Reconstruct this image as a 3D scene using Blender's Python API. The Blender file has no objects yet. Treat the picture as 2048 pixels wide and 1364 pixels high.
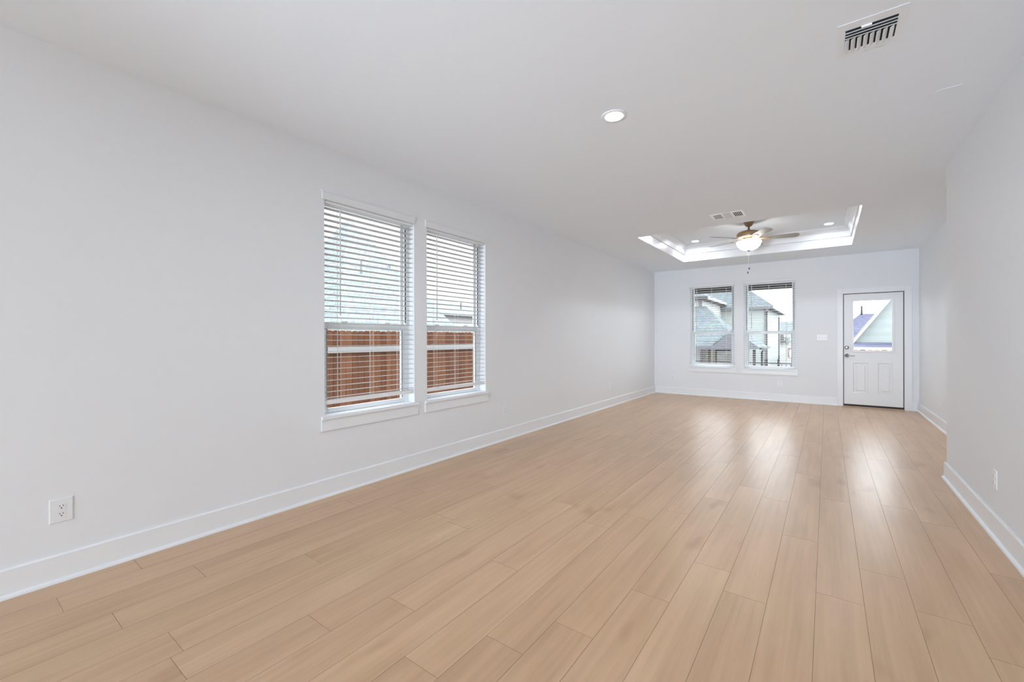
import bpy, bmesh, math, random
from mathutils import Vector, Matrix
random.seed(7)
S = bpy.context.scene
COL = S.collection
PI = math.pi

# ------------------------------------------------------------------ camera, world, exposure
CAM_H = 1.24078
YAW = 0.63393
cam_d = bpy.data.cameras.new('camera')
cam = bpy.data.objects.new('camera', cam_d)
COL.objects.link(cam)
cam_d.sensor_width = 36.0
cam_d.lens = 856.34 / 2048 * 36.0
cam_d.shift_y = -(682 - 677.44) / 2048
cam_d.clip_start = 0.02
cam_d.clip_end = 400
cam.location = (0, 0, CAM_H)
ROLL, PITCH = -0.00224, -0.00071
cam.matrix_world = (Matrix.Translation((0, 0, CAM_H)) @ Matrix.Rotation(YAW, 4, 'Z')
                    @ Matrix.Rotation(PI / 2 + PITCH, 4, 'X') @ Matrix.Rotation(ROLL, 4, 'Z'))
S.camera = cam

SKY_LOW, SKY_HIGH = 6.6, 6.0
world = bpy.data.worlds.new('overcast_sky')
S.world = world
world.use_nodes = True
wn = world.node_tree
bgn = wn.nodes['Background']
bgn.inputs['Color'].default_value = (.94, .985, 1.05, 1)
# bright overcast sky, a little brighter overhead
_tc = wn.nodes.new('ShaderNodeTexCoord')
_sp = wn.nodes.new('ShaderNodeSeparateXYZ')
wn.links.new(_tc.outputs['Generated'], _sp.inputs['Vector'])
_mr = wn.nodes.new('ShaderNodeMapRange')
_mr.inputs['From Min'].default_value = 0.0; _mr.inputs['From Max'].default_value = 1.0
_mr.inputs['To Min'].default_value = SKY_LOW; _mr.inputs['To Max'].default_value = SKY_HIGH
wn.links.new(_sp.outputs['Z'], _mr.inputs['Value'])
# sky dimmed towards the left windows to keep the blind slats crisp
_mx = wn.nodes.new('ShaderNodeMapRange')
_mx.interpolation_type = 'SMOOTHSTEP'
_mx.inputs['From Min'].default_value = -.72; _mx.inputs['From Max'].default_value = -.22
_mx.inputs['To Min'].default_value = .22; _mx.inputs['To Max'].default_value = 1.0
wn.links.new(_sp.outputs['X'], _mx.inputs['Value'])
_mm = wn.nodes.new('ShaderNodeMath'); _mm.operation = 'MULTIPLY'
wn.links.new(_mr.outputs['Result'], _mm.inputs[0]); wn.links.new(_mx.outputs['Result'], _mm.inputs[1])
wn.links.new(_mm.outputs['Value'], bgn.inputs['Strength'])

S.view_settings.view_transform = 'Standard'
S.view_settings.look = 'None'
S.view_settings.gamma = 1.0
S.view_settings.use_curve_mapping = False
S.view_settings.exposure = 0.12
S.cycles.use_denoising = True
S.cycles.max_bounces = 14
S.cycles.diffuse_bounces = 10
S.cycles.transparent_max_bounces = 24
S.cycles.caustics_reflective = False
S.cycles.caustics_refractive = False
S.cycles.sample_clamp_indirect = 4.0

LAMP = 700.0          # radiance of the recessed lamps' lenses
LAMP_TRAY = 380.0
LAMP_BACK = 40.0
BOWL = 14.0

# fill light added behind the viewer to brighten the ceiling, aimed up
fl_d = bpy.data.lights.new('bounce_fill', 'AREA')
fl_d.shape = 'DISK'; fl_d.size = .6
fl_d.energy = 62; fl_d.color = (.84, .97, 1.13)
fl_o = bpy.data.objects.new('bounce_fill', fl_d); COL.objects.link(fl_o)
fl_o.location = (-.6, -4.2, .9)
fl_o.rotation_euler = (math.radians(135), 0, 0)     # up and forwards

# second added fill, low and unseen at the back, evens out the ceiling
sp_d = bpy.data.lights.new('ceiling_fill', 'SPOT')
sp_d.energy = 1230; sp_d.color = (.86, .98, 1.13)
sp_d.spot_size = math.radians(46); sp_d.spot_blend = 1.0; sp_d.shadow_soft_size = .35
sp_o = bpy.data.objects.new('ceiling_fill', sp_d); COL.objects.link(sp_o)
sp_o.location = (-1.1, -4.6, .5)
sp_o.rotation_euler = (math.radians(90 + 10), 0, 0)

# ------------------------------------------------------------------ room dimensions
XL, YF, H = -3.180, 9.845, 2.743     # left wall, far wall, ceiling height
XR1, YR1 = 0.848, 5.292              # near right wall and its end
XR2 = 1.251                          # far right wall
WT = 0.16                            # outer wall thickness
BACK = -5.0
XK = 5.0


# ------------------------------------------------------------------ materials
def mat(name, color, rough=0.6, metal=0.0, spec=0.5, emit=None, estr=0.0):
    m = bpy.data.materials.new(name)
    m.use_nodes = True
    b = m.node_tree.nodes['Principled BSDF']
    b.inputs['Base Color'].default_value = (*color, 1)
    b.inputs['Roughness'].default_value = rough
    b.inputs['Metallic'].default_value = metal
    b.inputs['Specular IOR Level'].default_value = spec
    if emit:
        b.inputs['Emission Color'].default_value = (*emit, 1)
        b.inputs['Emission Strength'].default_value = estr
    return m


def nodes(m):
    return m.node_tree.nodes, m.node_tree.links, m.node_tree.nodes['Principled BSDF']


def textured(name, c1, c2, scale, rough, bump=0.0, bscale=None, stretch=(1, 1, 1), detail=4, spec=0.5):
    m = mat(name, c1, rough, spec=spec)
    n, l, b = nodes(m)
    tc = n.new('ShaderNodeTexCoord')
    mp = n.new('ShaderNodeMapping')
    mp.inputs['Scale'].default_value = stretch
    l.new(tc.outputs['Object'], mp.inputs['Vector'])
    nz = n.new('ShaderNodeTexNoise')
    nz.inputs['Scale'].default_value = scale
    nz.inputs['Detail'].default_value = detail
    l.new(mp.outputs['Vector'], nz.inputs['Vector'])
    mx = n.new('ShaderNodeMix')
    mx.data_type = 'RGBA'
    mx.inputs['A'].default_value = (*c1, 1)
    mx.inputs['B'].default_value = (*c2, 1)
    l.new(nz.outputs['Fac'], mx.inputs['Factor'])
    l.new(mx.outputs['Result'], b.inputs['Base Color'])
    if bump:
        nb = n.new('ShaderNodeTexNoise')
        nb.inputs['Scale'].default_value = bscale or scale
        nb.inputs['Detail'].default_value = 3
        l.new(mp.outputs['Vector'], nb.inputs['Vector'])
        bp = n.new('ShaderNodeBump')
        bp.inputs['Strength'].default_value = bump
        bp.inputs['Distance'].default_value = 0.002
        l.new(nb.outputs['Fac'], bp.inputs['Height'])
        l.new(bp.outputs['Normal'], b.inputs['Normal'])
    return m


M = {}
M['wall'] = textured('painted_wall', (.765, .795, .825), (.780, .810, .840), 1.3, .55, .12, 90, spec=.25)
M['ceiling'] = textured('painted_ceiling', (.825, .890, .955), (.835, .90, .965), 1.1, .7, .15, 80, spec=.2)
M['trim'] = mat('white_trim_paint', (.80, .83, .86), .32, spec=.4)
M['vinyl'] = mat('white_vinyl', (.82, .84, .86), .35)
M['slat'] = mat('white_blind_slat', (.58, .575, .565), .38)
M['cord'] = mat('blind_cord', (.8, .8, .78), .8)
M['wand'] = mat('wand_plastic', (.62, .63, .63), .3)
M['dark_gap'] = mat('dark_track_and_jamb_shade', (.05, .05, .05), .8)  # dark sash track, and the painted shade round the door leaf
M['door'] = mat('door_paint', (.79, .81, .83), .4)
M['threshold'] = mat('bronze_threshold', (.020, .012, .006), .6, .0)
M['oak_strip'] = mat('oak_strip', (.62, .45, .33), .5)
M['nickel'] = mat('satin_nickel', (.42, .42, .41), .32, .9)
M['bronze'] = textured('antique_brass', (.27, .165, .09), (.38, .25, .15), 6, .42)
for mm in (M['bronze'],):
    mm.node_tree.nodes['Principled BSDF'].inputs['Metallic'].default_value = .55
M['blade'] = textured('grey_blade_laminate', (.27, .265, .24), (.34, .33, .30), 8, .5, stretch=(1, 1, 1))
M['plate'] = mat('outlet_plastic', (.79, .82, .85), .35)
M['slot'] = mat('outlet_slot', (.02, .02, .02), .6)
M['vent'] = mat('register_enamel', (.82, .875, .92), .4)
M['vent_lit'] = mat('lit_register', (.93, .95, .97), .35)  # paler than the centre: the lit look of the banks is in the colour
M['vent_dim'] = mat('dim_register_panel', (.70, .74, .78), .45)  # same register, darkened where less light falls
M['vent_dark'] = mat('duct_shade', (.015, .015, .015), .9)  # near-black sheet painted as the shade inside the duct
M['vent_grey'] = mat('register_damper', (.35, .35, .35), .6)
LAMP_COL = (.93, .99, 1.06)
M['lens'] = mat('lamp_lens', (.9, .9, .9), .5, emit=LAMP_COL, estr=LAMP)
M['lens_tray'] = mat('tray_lamp_lens', (.9, .9, .9), .5, emit=LAMP_COL, estr=LAMP_TRAY)
M['lens_back'] = mat('fill_lamp_lens', (.9, .9, .9), .5, emit=LAMP_COL, estr=LAMP_BACK)
for _m in ('lens', 'lens_tray', 'lens_back'):      # LED lens: beam falls off towards grazing angles
    _n, _l, _b = nodes(M[_m])
    _g = _n.new('ShaderNodeNewGeometry')
    _d = _n.new('ShaderNodeVectorMath'); _d.operation = 'DOT_PRODUCT'
    _l.new(_g.outputs['Normal'], _d.inputs[0]); _l.new(_g.outputs['Incoming'], _d.inputs[1])
    _a = _n.new('ShaderNodeMath'); _a.operation = 'ABSOLUTE'; _l.new(_d.outputs['Value'], _a.inputs[0])
    _k = _n.new('ShaderNodeMath'); _k.operation = 'MULTIPLY'
    _k.inputs[1].default_value = _b.inputs['Emission Strength'].default_value
    _l.new(_a.outputs['Value'], _k.inputs[0]); _l.new(_k.outputs['Value'], _b.inputs['Emission Strength'])
M['bowl'] = mat('frosted_bowl', (.9, .9, .9), .4, emit=(1.0, .955, .90), estr=BOWL)
M['black'] = mat('black_metal', (.02, .02, .022), .5, .3)
M['bead'] = mat('bronze_bead', (.05, .035, .025), .4, .4)
M['brown_fascia'] = mat('dark_brown_fascia', (.018, .011, .009), .6)
M['soffit'] = mat('soffit_board', (.15, .145, .14), .7)
M['grey_trim'] = mat('grey_trim_paint', (.075, .075, .09), .6)
M['gutter'] = mat('grey_gutter', (.10, .10, .11), .45, .2)
M['dark_trim'] = mat('dark_house_trim', (.03, .027, .027), .6)
M['cream'] = mat('cream_siding', (.36, .33, .27), .75)
M['house_white'] = mat('white_stucco', (.36, .355, .35), .8)
M['brick_brown'] = mat('brown_brick', (.16, .10, .08), .85)
M['house_glass'] = mat('house_window_glass', (.25, .25, .24), .15)
M['concrete'] = textured('pale_concrete', (.42, .415, .40), (.5, .49, .48), 3, .9)
M['lawn'] = textured('lawn', (.045, .11, .015), (.075, .15, .025), 9, .95)
M['soil'] = textured('bare_ground', (.36, .31, .24), (.46, .42, .33), 2, .95)
M['rail_wood'] = textured('weathered_rail', (.21, .205, .20), (.28, .27, .265), 4, .8, stretch=(3, .4, 3))


def glass_mat(name, refl=0.06):
    m = bpy.data.materials.new(name)
    m.use_nodes = True
    n, l = m.node_tree.nodes, m.node_tree.links
    n.remove(n['Principled BSDF'])
    tr = n.new('ShaderNodeBsdfTransparent')
    tr.inputs['Color'].default_value = (.96, .975, .97, 1)
    gl = n.new('ShaderNodeBsdfGlossy')
    gl.inputs['Roughness'].default_value = .02
    fr = n.new('ShaderNodeFresnel')
    fr.inputs['IOR'].default_value = 1.45
    ml = n.new('ShaderNodeMath')
    ml.operation = 'MULTIPLY'
    ge = n.new('ShaderNodeNewGeometry')          # reflect on the outer faces only
    iv = n.new('ShaderNodeMath'); iv.operation = 'SUBTRACT'; iv.inputs[0].default_value = 1.0
    l.new(ge.outputs['Backfacing'], iv.inputs[1])
    l.new(iv.outputs['Value'], ml.inputs[1])
    l.new(fr.outputs['Fac'], ml.inputs[0])
    mx = n.new('ShaderNodeMixShader')
    l.new(ml.outputs['Value'], mx.inputs['Fac'])
    l.new(tr.outputs['BSDF'], mx.inputs[1])
    l.new(gl.outputs['BSDF'], mx.inputs[2])
    l.new(mx.outputs['Shader'], n['Material Output'].inputs['Surface'])
    return m


M['glass'] = glass_mat('window_glass')


def shingle_mat(name, c1, c2, mortar, scale=1.0):
    m = mat(name, c1, .9, spec=.2)
    n, l, b = nodes(m)
    tc = n.new('ShaderNodeTexCoord')
    sp = n.new('ShaderNodeSeparateXYZ')
    l.new(tc.outputs['Object'], sp.inputs['Vector'])
    ad = n.new('ShaderNodeMath'); ad.operation = 'ADD'
    l.new(sp.outputs['X'], ad.inputs[0]); l.new(sp.outputs['Y'], ad.inputs[1])
    cb = n.new('ShaderNodeCombineXYZ')
    l.new(ad.outputs['Value'], cb.inputs['X']); l.new(sp.outputs['Z'], cb.inputs['Y'])
    bk = n.new('ShaderNodeTexBrick')
    bk.inputs['Color1'].default_value = (*c1, 1)
    bk.inputs['Color2'].default_value = (*c2, 1)
    bk.inputs['Mortar'].default_value = (*mortar, 1)
    bk.inputs['Scale'].default_value = 1.0
    bk.inputs['Brick Width'].default_value = .42 * scale
    bk.inputs['Row Height'].default_value = .13 * scale
    bk.inputs['Mortar Size'].default_value = .012 * scale
    bk.inputs['Mortar Smooth'].default_value = .4
    l.new(cb.outputs['Vector'], bk.inputs['Vector'])
    nz = n.new('ShaderNodeTexNoise')
    nz.inputs['Scale'].default_value = 7
    l.new(cb.outputs['Vector'], nz.inputs['Vector'])
    mx = n.new('ShaderNodeMix'); mx.data_type = 'RGBA'; mx.blend_type = 'OVERLAY'
    mx.inputs['Factor'].default_value = .55
    l.new(bk.outputs['Color'], mx.inputs['A']); l.new(nz.outputs['Color'], mx.inputs['B'])
    hs = n.new('ShaderNodeHueSaturation')
    hs.inputs['Saturation'].default_value = .75
    l.new(mx.outputs['Result'], hs.inputs['Color'])
    l.new(hs.outputs['Color'], b.inputs['Base Color'])
    return m


M['shingle'] = shingle_mat('pale_blue_shingles', (.095, .127, .140), (.125, .158, .168), (.045, .06, .07))
M['shingle2'] = shingle_mat('pale_teal_shingles', (.165, .200, .205), (.195, .222, .228), (.10, .12, .125))
M['lav'] = shingle_mat('lavender_shingles', (.080, .083, .150), (.105, .110, .180), (.05, .053, .09))


def siding_mat(name, col, step=.18):
    m = mat(name, col, .8, spec=.2)
    n, l, b = nodes(m)
    tc = n.new('ShaderNodeTexCoord')
    sp = n.new('ShaderNodeSeparateXYZ')
    l.new(tc.outputs['Object'], sp.inputs['Vector'])
    mod = n.new('ShaderNodeMath'); mod.operation = 'PINGPONG'
    mod.inputs[1].default_value = step
    l.new(sp.outputs['Z'], mod.inputs[0])
    bp = n.new('ShaderNodeBump')
    bp.inputs['Distance'].default_value = .2
    bp.inputs['Strength'].default_value = .3
    l.new(mod.outputs['Value'], bp.inputs['Height'])
    l.new(bp.outputs['Normal'], b.inputs['Normal'])
    return m


M['siding'] = siding_mat('pale_green_siding', (.30, .33, .32))


def wood_floor():
    m = mat('oak_plank_floor', (.6, .45, .3), .34, spec=.5)
    n, l, b = nodes(m)
    at = n.new('ShaderNodeAttribute'); at.attribute_name = 'plank'
    sp = n.new('ShaderNodeSeparateColor'); l.new(at.outputs['Color'], sp.inputs['Color'])
    tc = n.new('ShaderNodeTexCoord')
    # per plank offset of the grain
    off = n.new('ShaderNodeVectorMath'); off.operation = 'SCALE'; off.inputs['Scale'].default_value = 37.0
    l.new(at.outputs['Color'], off.inputs[0])
    add = n.new('ShaderNodeVectorMath'); add.operation = 'ADD'
    l.new(tc.outputs['Object'], add.inputs[0]); l.new(off.outputs['Vector'], add.inputs[1])

    def noise(sx, sy, scale, detail, rough=.5, dist=0.0):
        mp = n.new('ShaderNodeMapping'); mp.inputs['Scale'].default_value = (sx, sy, 1)
        l.new(add.outputs['Vector'], mp.inputs['Vector'])
        z = n.new('ShaderNodeTexNoise'); z.inputs['Scale'].default_value = scale
        z.inputs['Detail'].default_value = detail; z.inputs['Roughness'].default_value = rough
        z.inputs['Distortion'].default_value = dist
        l.new(mp.outputs['Vector'], z.inputs['Vector'])
        return z
    big = noise(5, .9, 1.6, 3)              # broad cloudy figure
    grain = noise(17, .55, 2.0, 3, .5, .3)      # long grain streaks
    fine = noise(160, 3.0, 1.0, 4, .6)      # fine pores
    knots = noise(3.2, 1.2, 1.7, 2, .4)     # sparse knots / smudges

    def ramp(src, p0, c0, p1, c1):
        r = n.new('ShaderNodeValToRGB')
        r.color_ramp.elements[0].position = p0; r.color_ramp.elements[0].color = (*c0, 1)
        r.color_ramp.elements[1].position = p1; r.color_ramp.elements[1].color = (*c1, 1)
        l.new(src, r.inputs['Fac'])
        return r

    def mult(a, bb, f):
        x = n.new('ShaderNodeMix'); x.data_type = 'RGBA'; x.blend_type = 'MULTIPLY'
        x.inputs['Factor'].default_value = f
        l.new(a, x.inputs['A']); l.new(bb, x.inputs['B'])
        return x.outputs['Result']
    base = n.new('ShaderNodeMix'); base.data_type = 'RGBA'
    base.inputs['A'].default_value = (*FLOOR_A, 1)
    base.inputs['B'].default_value = (*FLOOR_B, 1)
    l.new(sp.outputs['Red'], base.inputs['Factor'])
    c = base.outputs['Result']
    c = mult(c, ramp(big.outputs['Fac'], .28, (.84, .80, .76), .70, (1.02, 1.02, 1.02)).outputs['Color'], .8)
    c = mult(c, ramp(grain.outputs['Fac'], .22, (.80, .78, .76), .74, (1.04, 1.04, 1.04)).outputs['Color'], .75)
    c = mult(c, ramp(fine.outputs['Fac'], .2, (.88, .87, .86), .8, (1.05, 1.05, 1.05)).outputs['Color'], .5)
    c = mult(c, ramp(knots.outputs['Fac'], .20, (.74, .66, .58), .33, (1, 1, 1)).outputs['Color'], .8)
    l.new(c, b.inputs['Base Color'])
    rr = n.new('ShaderNodeMapRange')
    rr.inputs['To Min'].default_value = .277; rr.inputs['To Max'].default_value = .33
    l.new(grain.outputs['Fac'], rr.inputs['Value'])
    l.new(rr.outputs['Result'], b.inputs['Roughness'])
    sm = n.new('ShaderNodeMath'); sm.operation = 'ADD'
    l.new(grain.outputs['Fac'], sm.inputs[0]); l.new(fine.outputs['Fac'], sm.inputs[1])
    bp = n.new('ShaderNodeBump'); bp.inputs['Strength'].default_value = .045
    bp.inputs['Distance'].default_value = .0012
    l.new(sm.outputs['Value'], bp.inputs['Height'])
    l.new(bp.outputs['Normal'], b.inputs['Normal'])
    return m


FLOOR_A = (.590, .400, .250)
FLOOR_B = (.632, .434, .275)
M['floor'] = wood_floor()
M['floor_gap'] = mat('plank_seam', (.22, .15, .10), .8)


def picket_mat():
    m = mat('cedar_pickets', (.4, .2, .12), .85, spec=.2)
    n, l, b = nodes(m)
    at = n.new('ShaderNodeAttribute'); at.attribute_name = 'plank'
    sp = n.new('ShaderNodeSeparateColor'); l.new(at.outputs['Color'], sp.inputs['Color'])
    tc = n.new('ShaderNodeTexCoord')
    mp = n.new('ShaderNodeMapping'); mp.inputs['Scale'].default_value = (14, 14, .9)
    l.new(tc.outputs['Object'], mp.inputs['Vector'])
    nz = n.new('ShaderNodeTexNoise'); nz.inputs['Scale'].default_value = 2.5; nz.inputs['Detail'].default_value = 5
    l.new(mp.outputs['Vector'], nz.inputs['Vector'])
    mx = n.new('ShaderNodeMix'); mx.data_type = 'RGBA'
    mx.inputs['A'].default_value = (.098, .035, .015, 1)
    mx.inputs['B'].default_value = (.160, .068, .034, 1)
    l.new(sp.outputs['Red'], mx.inputs['Factor'])
    m2 = n.new('ShaderNodeMix'); m2.data_type = 'RGBA'; m2.blend_type = 'MULTIPLY'; m2.inputs['Factor'].default_value = .8
    rp = n.new('ShaderNodeValToRGB')
    rp.color_ramp.elements[0].position = .3; rp.color_ramp.elements[0].color = (.55, .5, .48, 1)
    rp.color_ramp.elements[1].position = .6; rp.color_ramp.elements[1].color = (1, 1, 1, 1)
    l.new(nz.outputs['Fac'], rp.inputs['Fac'])
    l.new(mx.outputs['Result'], m2.inputs['A']); l.new(rp.outputs['Color'], m2.inputs['B'])
    l.new(m2.outputs['Result'], b.inputs['Base Color'])
    return m


M['picket'] = picket_mat()


# ------------------------------------------------------------------ mesh builder
class MB:
    def __init__(self):
        self.bm = bmesh.new()
        self.lay = None

    def quad_attr(self, faces, val):
        if self.lay is None:
            self.lay = self.bm.loops.layers.float_color.new('plank')
        for f in faces:
            for lp in f.loops:
                lp[self.lay] = (*val, 1)

    def box(self, x0, x1, y0, y1, z0, z1):
        x0, x1 = sorted((x0, x1)); y0, y1 = sorted((y0, y1)); z0, z1 = sorted((z0, z1))
        v = [self.bm.verts.new(p) for p in ((x0, y0, z0), (x1, y0, z0), (x1, y1, z0), (x0, y1, z0),
                                            (x0, y0, z1), (x1, y0, z1), (x1, y1, z1), (x0, y1, z1))]
        fs = [self.bm.faces.new([v[i] for i in q]) for q in
              ((0, 3, 2, 1), (4, 5, 6, 7), (0, 1, 5, 4), (1, 2, 6, 5), (2, 3, 7, 6), (3, 0, 4, 7))]
        return fs

    def prism(self, pts, d):
        """closed polygon (3D points) extruded by vector d"""
        d = Vector(d)
        a = [self.bm.verts.new(p) for p in pts]
        b = [self.bm.verts.new(Vector(p) + d) for p in pts]
        n = len(pts)
        fs = [self.bm.faces.new(a[::-1]), self.bm.faces.new(b)]
        for i in range(n):
            fs.append(self.bm.faces.new((a[i], a[(i + 1) % n], b[(i + 1) % n], b[i])))
        return fs

    def solid(self, verts, faces):
        v = [self.bm.verts.new(p) for p in verts]
        return [self.bm.faces.new([v[i] for i in f]) for f in faces]

    def lathe(self, prof, c=(0, 0, 0), seg=32, smooth=True):
        rings = []
        for r, z in prof:
            if r < 1e-6:
                rings.append([self.bm.verts.new((c[0], c[1], c[2] + z))])
            else:
                rings.append([self.bm.verts.new((c[0] + r * math.cos(2 * PI * i / seg),
                                                 c[1] + r * math.sin(2 * PI * i / seg), c[2] + z)) for i in range(seg)])
        for a, b in zip(rings, rings[1:]):
            for i in range(seg):
                j = (i + 1) % seg
                if len(a) == 1 and len(b) == 1:
                    continue
                if len(a) == 1:
                    f = self.bm.faces.new((a[0], b[j], b[i]))
                elif len(b) == 1:
                    f = self.bm.faces.new((a[i], a[j], b[0]))
                else:
                    f = self.bm.faces.new((a[i], a[j], b[j], b[i]))
                f.smooth = smooth

    def tube(self, pts, r, seg=8):
        pts = [Vector(p) for p in pts]
        rings = []
        for i, p in enumerate(pts):
            t = (pts[min(i + 1, len(pts) - 1)] - pts[max(i - 1, 0)]).normalized()
            up = Vector((0, 0, 1)) if abs(t.z) < .95 else Vector((1, 0, 0))
            a = t.cross(up).normalized(); b = t.cross(a).normalized()
            rr = r[i] if isinstance(r, (list, tuple)) else r
            rings.append([self.bm.verts.new(p + a * rr * math.cos(2 * PI * k / seg) + b * rr * math.sin(2 * PI * k / seg))
                          for k in range(seg)])
        for a, b in zip(rings, rings[1:]):
            for k in range(seg):
                f = self.bm.faces.new((a[k], a[(k + 1) % seg], b[(k + 1) % seg], b[k])); f.smooth = True
        self.bm.faces.new(rings[0][::-1]); self.bm.faces.new(rings[-1])

    def build(self, name, material, parent=None, bevel=0.0, seg=2):
        bmesh.ops.recalc_face_normals(self.bm, faces=self.bm.faces)
        me = bpy.data.meshes.new(name)
        if parent is not None:
            loc = Vector((0, 0, 0)); p = parent
            while p is not None:
                loc += p.location; p = p.parent
            if not parent.get('_local'):
                bmesh.ops.translate(self.bm, verts=self.bm.verts, vec=-loc)
        self.bm.to_mesh(me); self.bm.free()
        ms = material if isinstance(material, (list, tuple)) else [material]
        for x in ms:
            me.materials.append(x)
        o = bpy.data.objects.new(name, me)
        COL.objects.link(o)
        if parent is not None:
            o.parent = parent
        if bevel:
            md = o.modifiers.new('edge', 'BEVEL')
            md.width = bevel; md.segments = seg; md.limit_method = 'ANGLE'; md.angle_limit = .6
        return o


def tag(o, label=None, cat=None, group=None, kind=None):
    if label: o['label'] = label
    if cat: o['category'] = cat
    if group: o['group'] = group
    if kind: o['kind'] = kind
    return o


LOCALS = []


def empty(name, loc=(0, 0, 0), rz=0.0, local=False):
    o = bpy.data.objects.new(name, None)
    COL.objects.link(o)
    o.empty_display_size = .1
    o.location = loc
    o.rotation_euler = (0, 0, rz)
    if local:
        o['_local'] = 1
        LOCALS.append(o)
    return o


def copy_tree(o, parent=None):
    c = o.copy(); COL.objects.link(c); c.parent = parent
    for ch in list(o.children):
        copy_tree(ch, c)
    return c


def struct(name, mb, m, parent=None, bevel=0.0):
    o = mb.build(name, m, parent, bevel)
    if parent is None:
        o['kind'] = 'structure'
    return o


# ------------------------------------------------------------------ room shell
WZ0, WZ1 = .622, 2.337                     # window opening
HEAD = .058                                # window head hidden above the opening
W1, W2 = (1.839, 2.748), (2.908, 3.808)    # along Y on the left wall
W3, W4 = (-2.406, -1.539), (-1.363, -.478)  # along X on the far wall
D0, D1, DZ = .236, 1.069, 2.040            # door opening

# left wall
mb = MB()
x0, x1 = XL - WT, XL
mb.box(x0, x1, BACK, W1[0], 0, H)
mb.box(x0, x1, W1[1], W2[0], 0, H)
mb.box(x0, x1, W2[1], YF + WT, 0, H)
for w in (W1, W2):
    mb.box(x0, x1, w[0], w[1], 0, WZ0)
    mb.box(XL - .082, x1, w[0], w[1], WZ1, H)
    mb.box(x0, XL - .082, w[0], w[1], WZ1 + HEAD, H)
struct('wall_left', mb, M['wall'])

# far wall
mb = MB()
y0, y1 = YF, YF + WT
mb.box(XL, W3[0], y0, y1, 0, H)
mb.box(W3[1], W4[0], y0, y1, 0, H)
mb.box(W4[1], D0, y0, y1, 0, H)
mb.box(D1, XR2 + WT, y0, y1, 0, H)
for w in (W3, W4):
    mb.box(w[0], w[1], y0, y1, 0, WZ0)
    mb.box(w[0], w[1], y0, YF + .082, WZ1, H)
    mb.box(w[0], w[1], YF + .082, y1, WZ1 + HEAD, H)
mb.box(D0, D1, y0, y1, DZ, H)
struct('wall_far', mb, M['wall'])

# right walls
YK = 2.4
mb = MB(); mb.box(XR1, XR2 + WT, YK, YR1, 0, H); struct('wall_right', mb, M['wall'])
mb = MB(); mb.box(XR2, XR2 + WT, YR1, YF, 0, H); struct('wall_right_far', mb, M['wall'])
mb = MB(); mb.box(XR2 + WT, XK, YK, YK + .12, 0, H); struct('wall_kitchen_end', mb, M['wall'])
mb = MB(); mb.box(XK, XK + WT, BACK, YK + .12, 0, H); struct('wall_kitchen_side', mb, M['wall'])
# unseen back wall; two wide glazed openings added to let daylight in
mb = MB()
yb0, yb1 = BACK - WT, BACK
BW = [(-2.6, .4), (1.2, 4.4)]
mb.box(XL - WT, BW[0][0], yb0, yb1, 0, H)
mb.box(BW[0][1], BW[1][0], yb0, yb1, 0, H)
mb.box(BW[1][1], XK + WT, yb0, yb1, 0, H)
for a, b in BW:
    mb.box(a, b, yb0, yb1, 0, .1)
    mb.box(a, b, yb0, yb1, 2.45, H)
struct('wall_back', mb, M['wall'])
for i, (a, b) in enumerate(BW):
    w = empty('window_%d' % (5 + i), ((a + b) / 2, BACK, .1)); w['kind'] = 'structure'
    f = MB(); fy0, fy1 = BACK - .12, BACK - .06
    f.box(a, b, fy0, fy1, .1, .17); f.box(a, b, fy0, fy1, 2.38, 2.45)
    for k in range(4):
        xx = a + (b - a) * k / 3
        f.box(max(a, xx - .04), min(b, xx + .04), fy0, fy1, .17, 2.38)
    f.build('window_frame', M['vinyl'], w)
    g = MB(); g.box(a + .02, b - .02, BACK - .093, BACK - .087, .15, 2.4); g.build('window_glass', M['glass'], w)

# ceiling with the tray recess
TX0, TX1, TY0, TY1, TZ = -2.285, .337, 6.262, 8.845, 3.048
mb = MB()
mb.box(XL - WT, XK + WT, BACK - WT, TY0, H, H + .4)
mb.box(XL - WT, TX0, TY0, TY1, H, H + .4)
mb.box(TX1, XK + WT, TY0, TY1, H, H + .4)
mb.box(XL - WT, XK + WT, TY1, YF + WT, H, H + .4)
mb.box(TX0, TX1, TY0, TY1, TZ, H + .4)
struct('ceiling', mb, M['ceiling'])


def ring(mb, x0, x1, y0, y1, prof):
    """sweep profile (inset, z) round the inside of a rectangle"""
    loops = []
    for ins, z in prof:
        loops.append([mb.bm.verts.new(p) for p in ((x0 + ins, y0 + ins, z), (x1 - ins, y0 + ins, z),
                                                  (x1 - ins, y1 - ins, z), (x0 + ins, y1 - ins, z))])
    for a, b in zip(loops, loops[1:] + loops[:1]):
        for i in range(4):
            j = (i + 1) % 4
            mb.bm.faces.new((a[i], a[j], b[j], b[i]))


mb = MB()
ring(mb, TX0, TX1, TY0, TY1, [(0.0005, H + .001), (.008, H + .001), (.008, 2.8845), (0.0005, 2.8845)])
struct('trim_1', mb, M['trim'])
mb = MB()
ring(mb, TX0, TX1, TY0, TY1, [(.0005, 2.886), (.026, 2.886), (.027, 2.905), (.030, 2.935), (.034, 2.975), (.060, 3.005),
                              (.088, 3.020), (.092, 3.030), (.110, 3.034), (.112, 3.0475), (.0005, 3.0475)])
struct('trim_2', mb, M['trim'])


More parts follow.
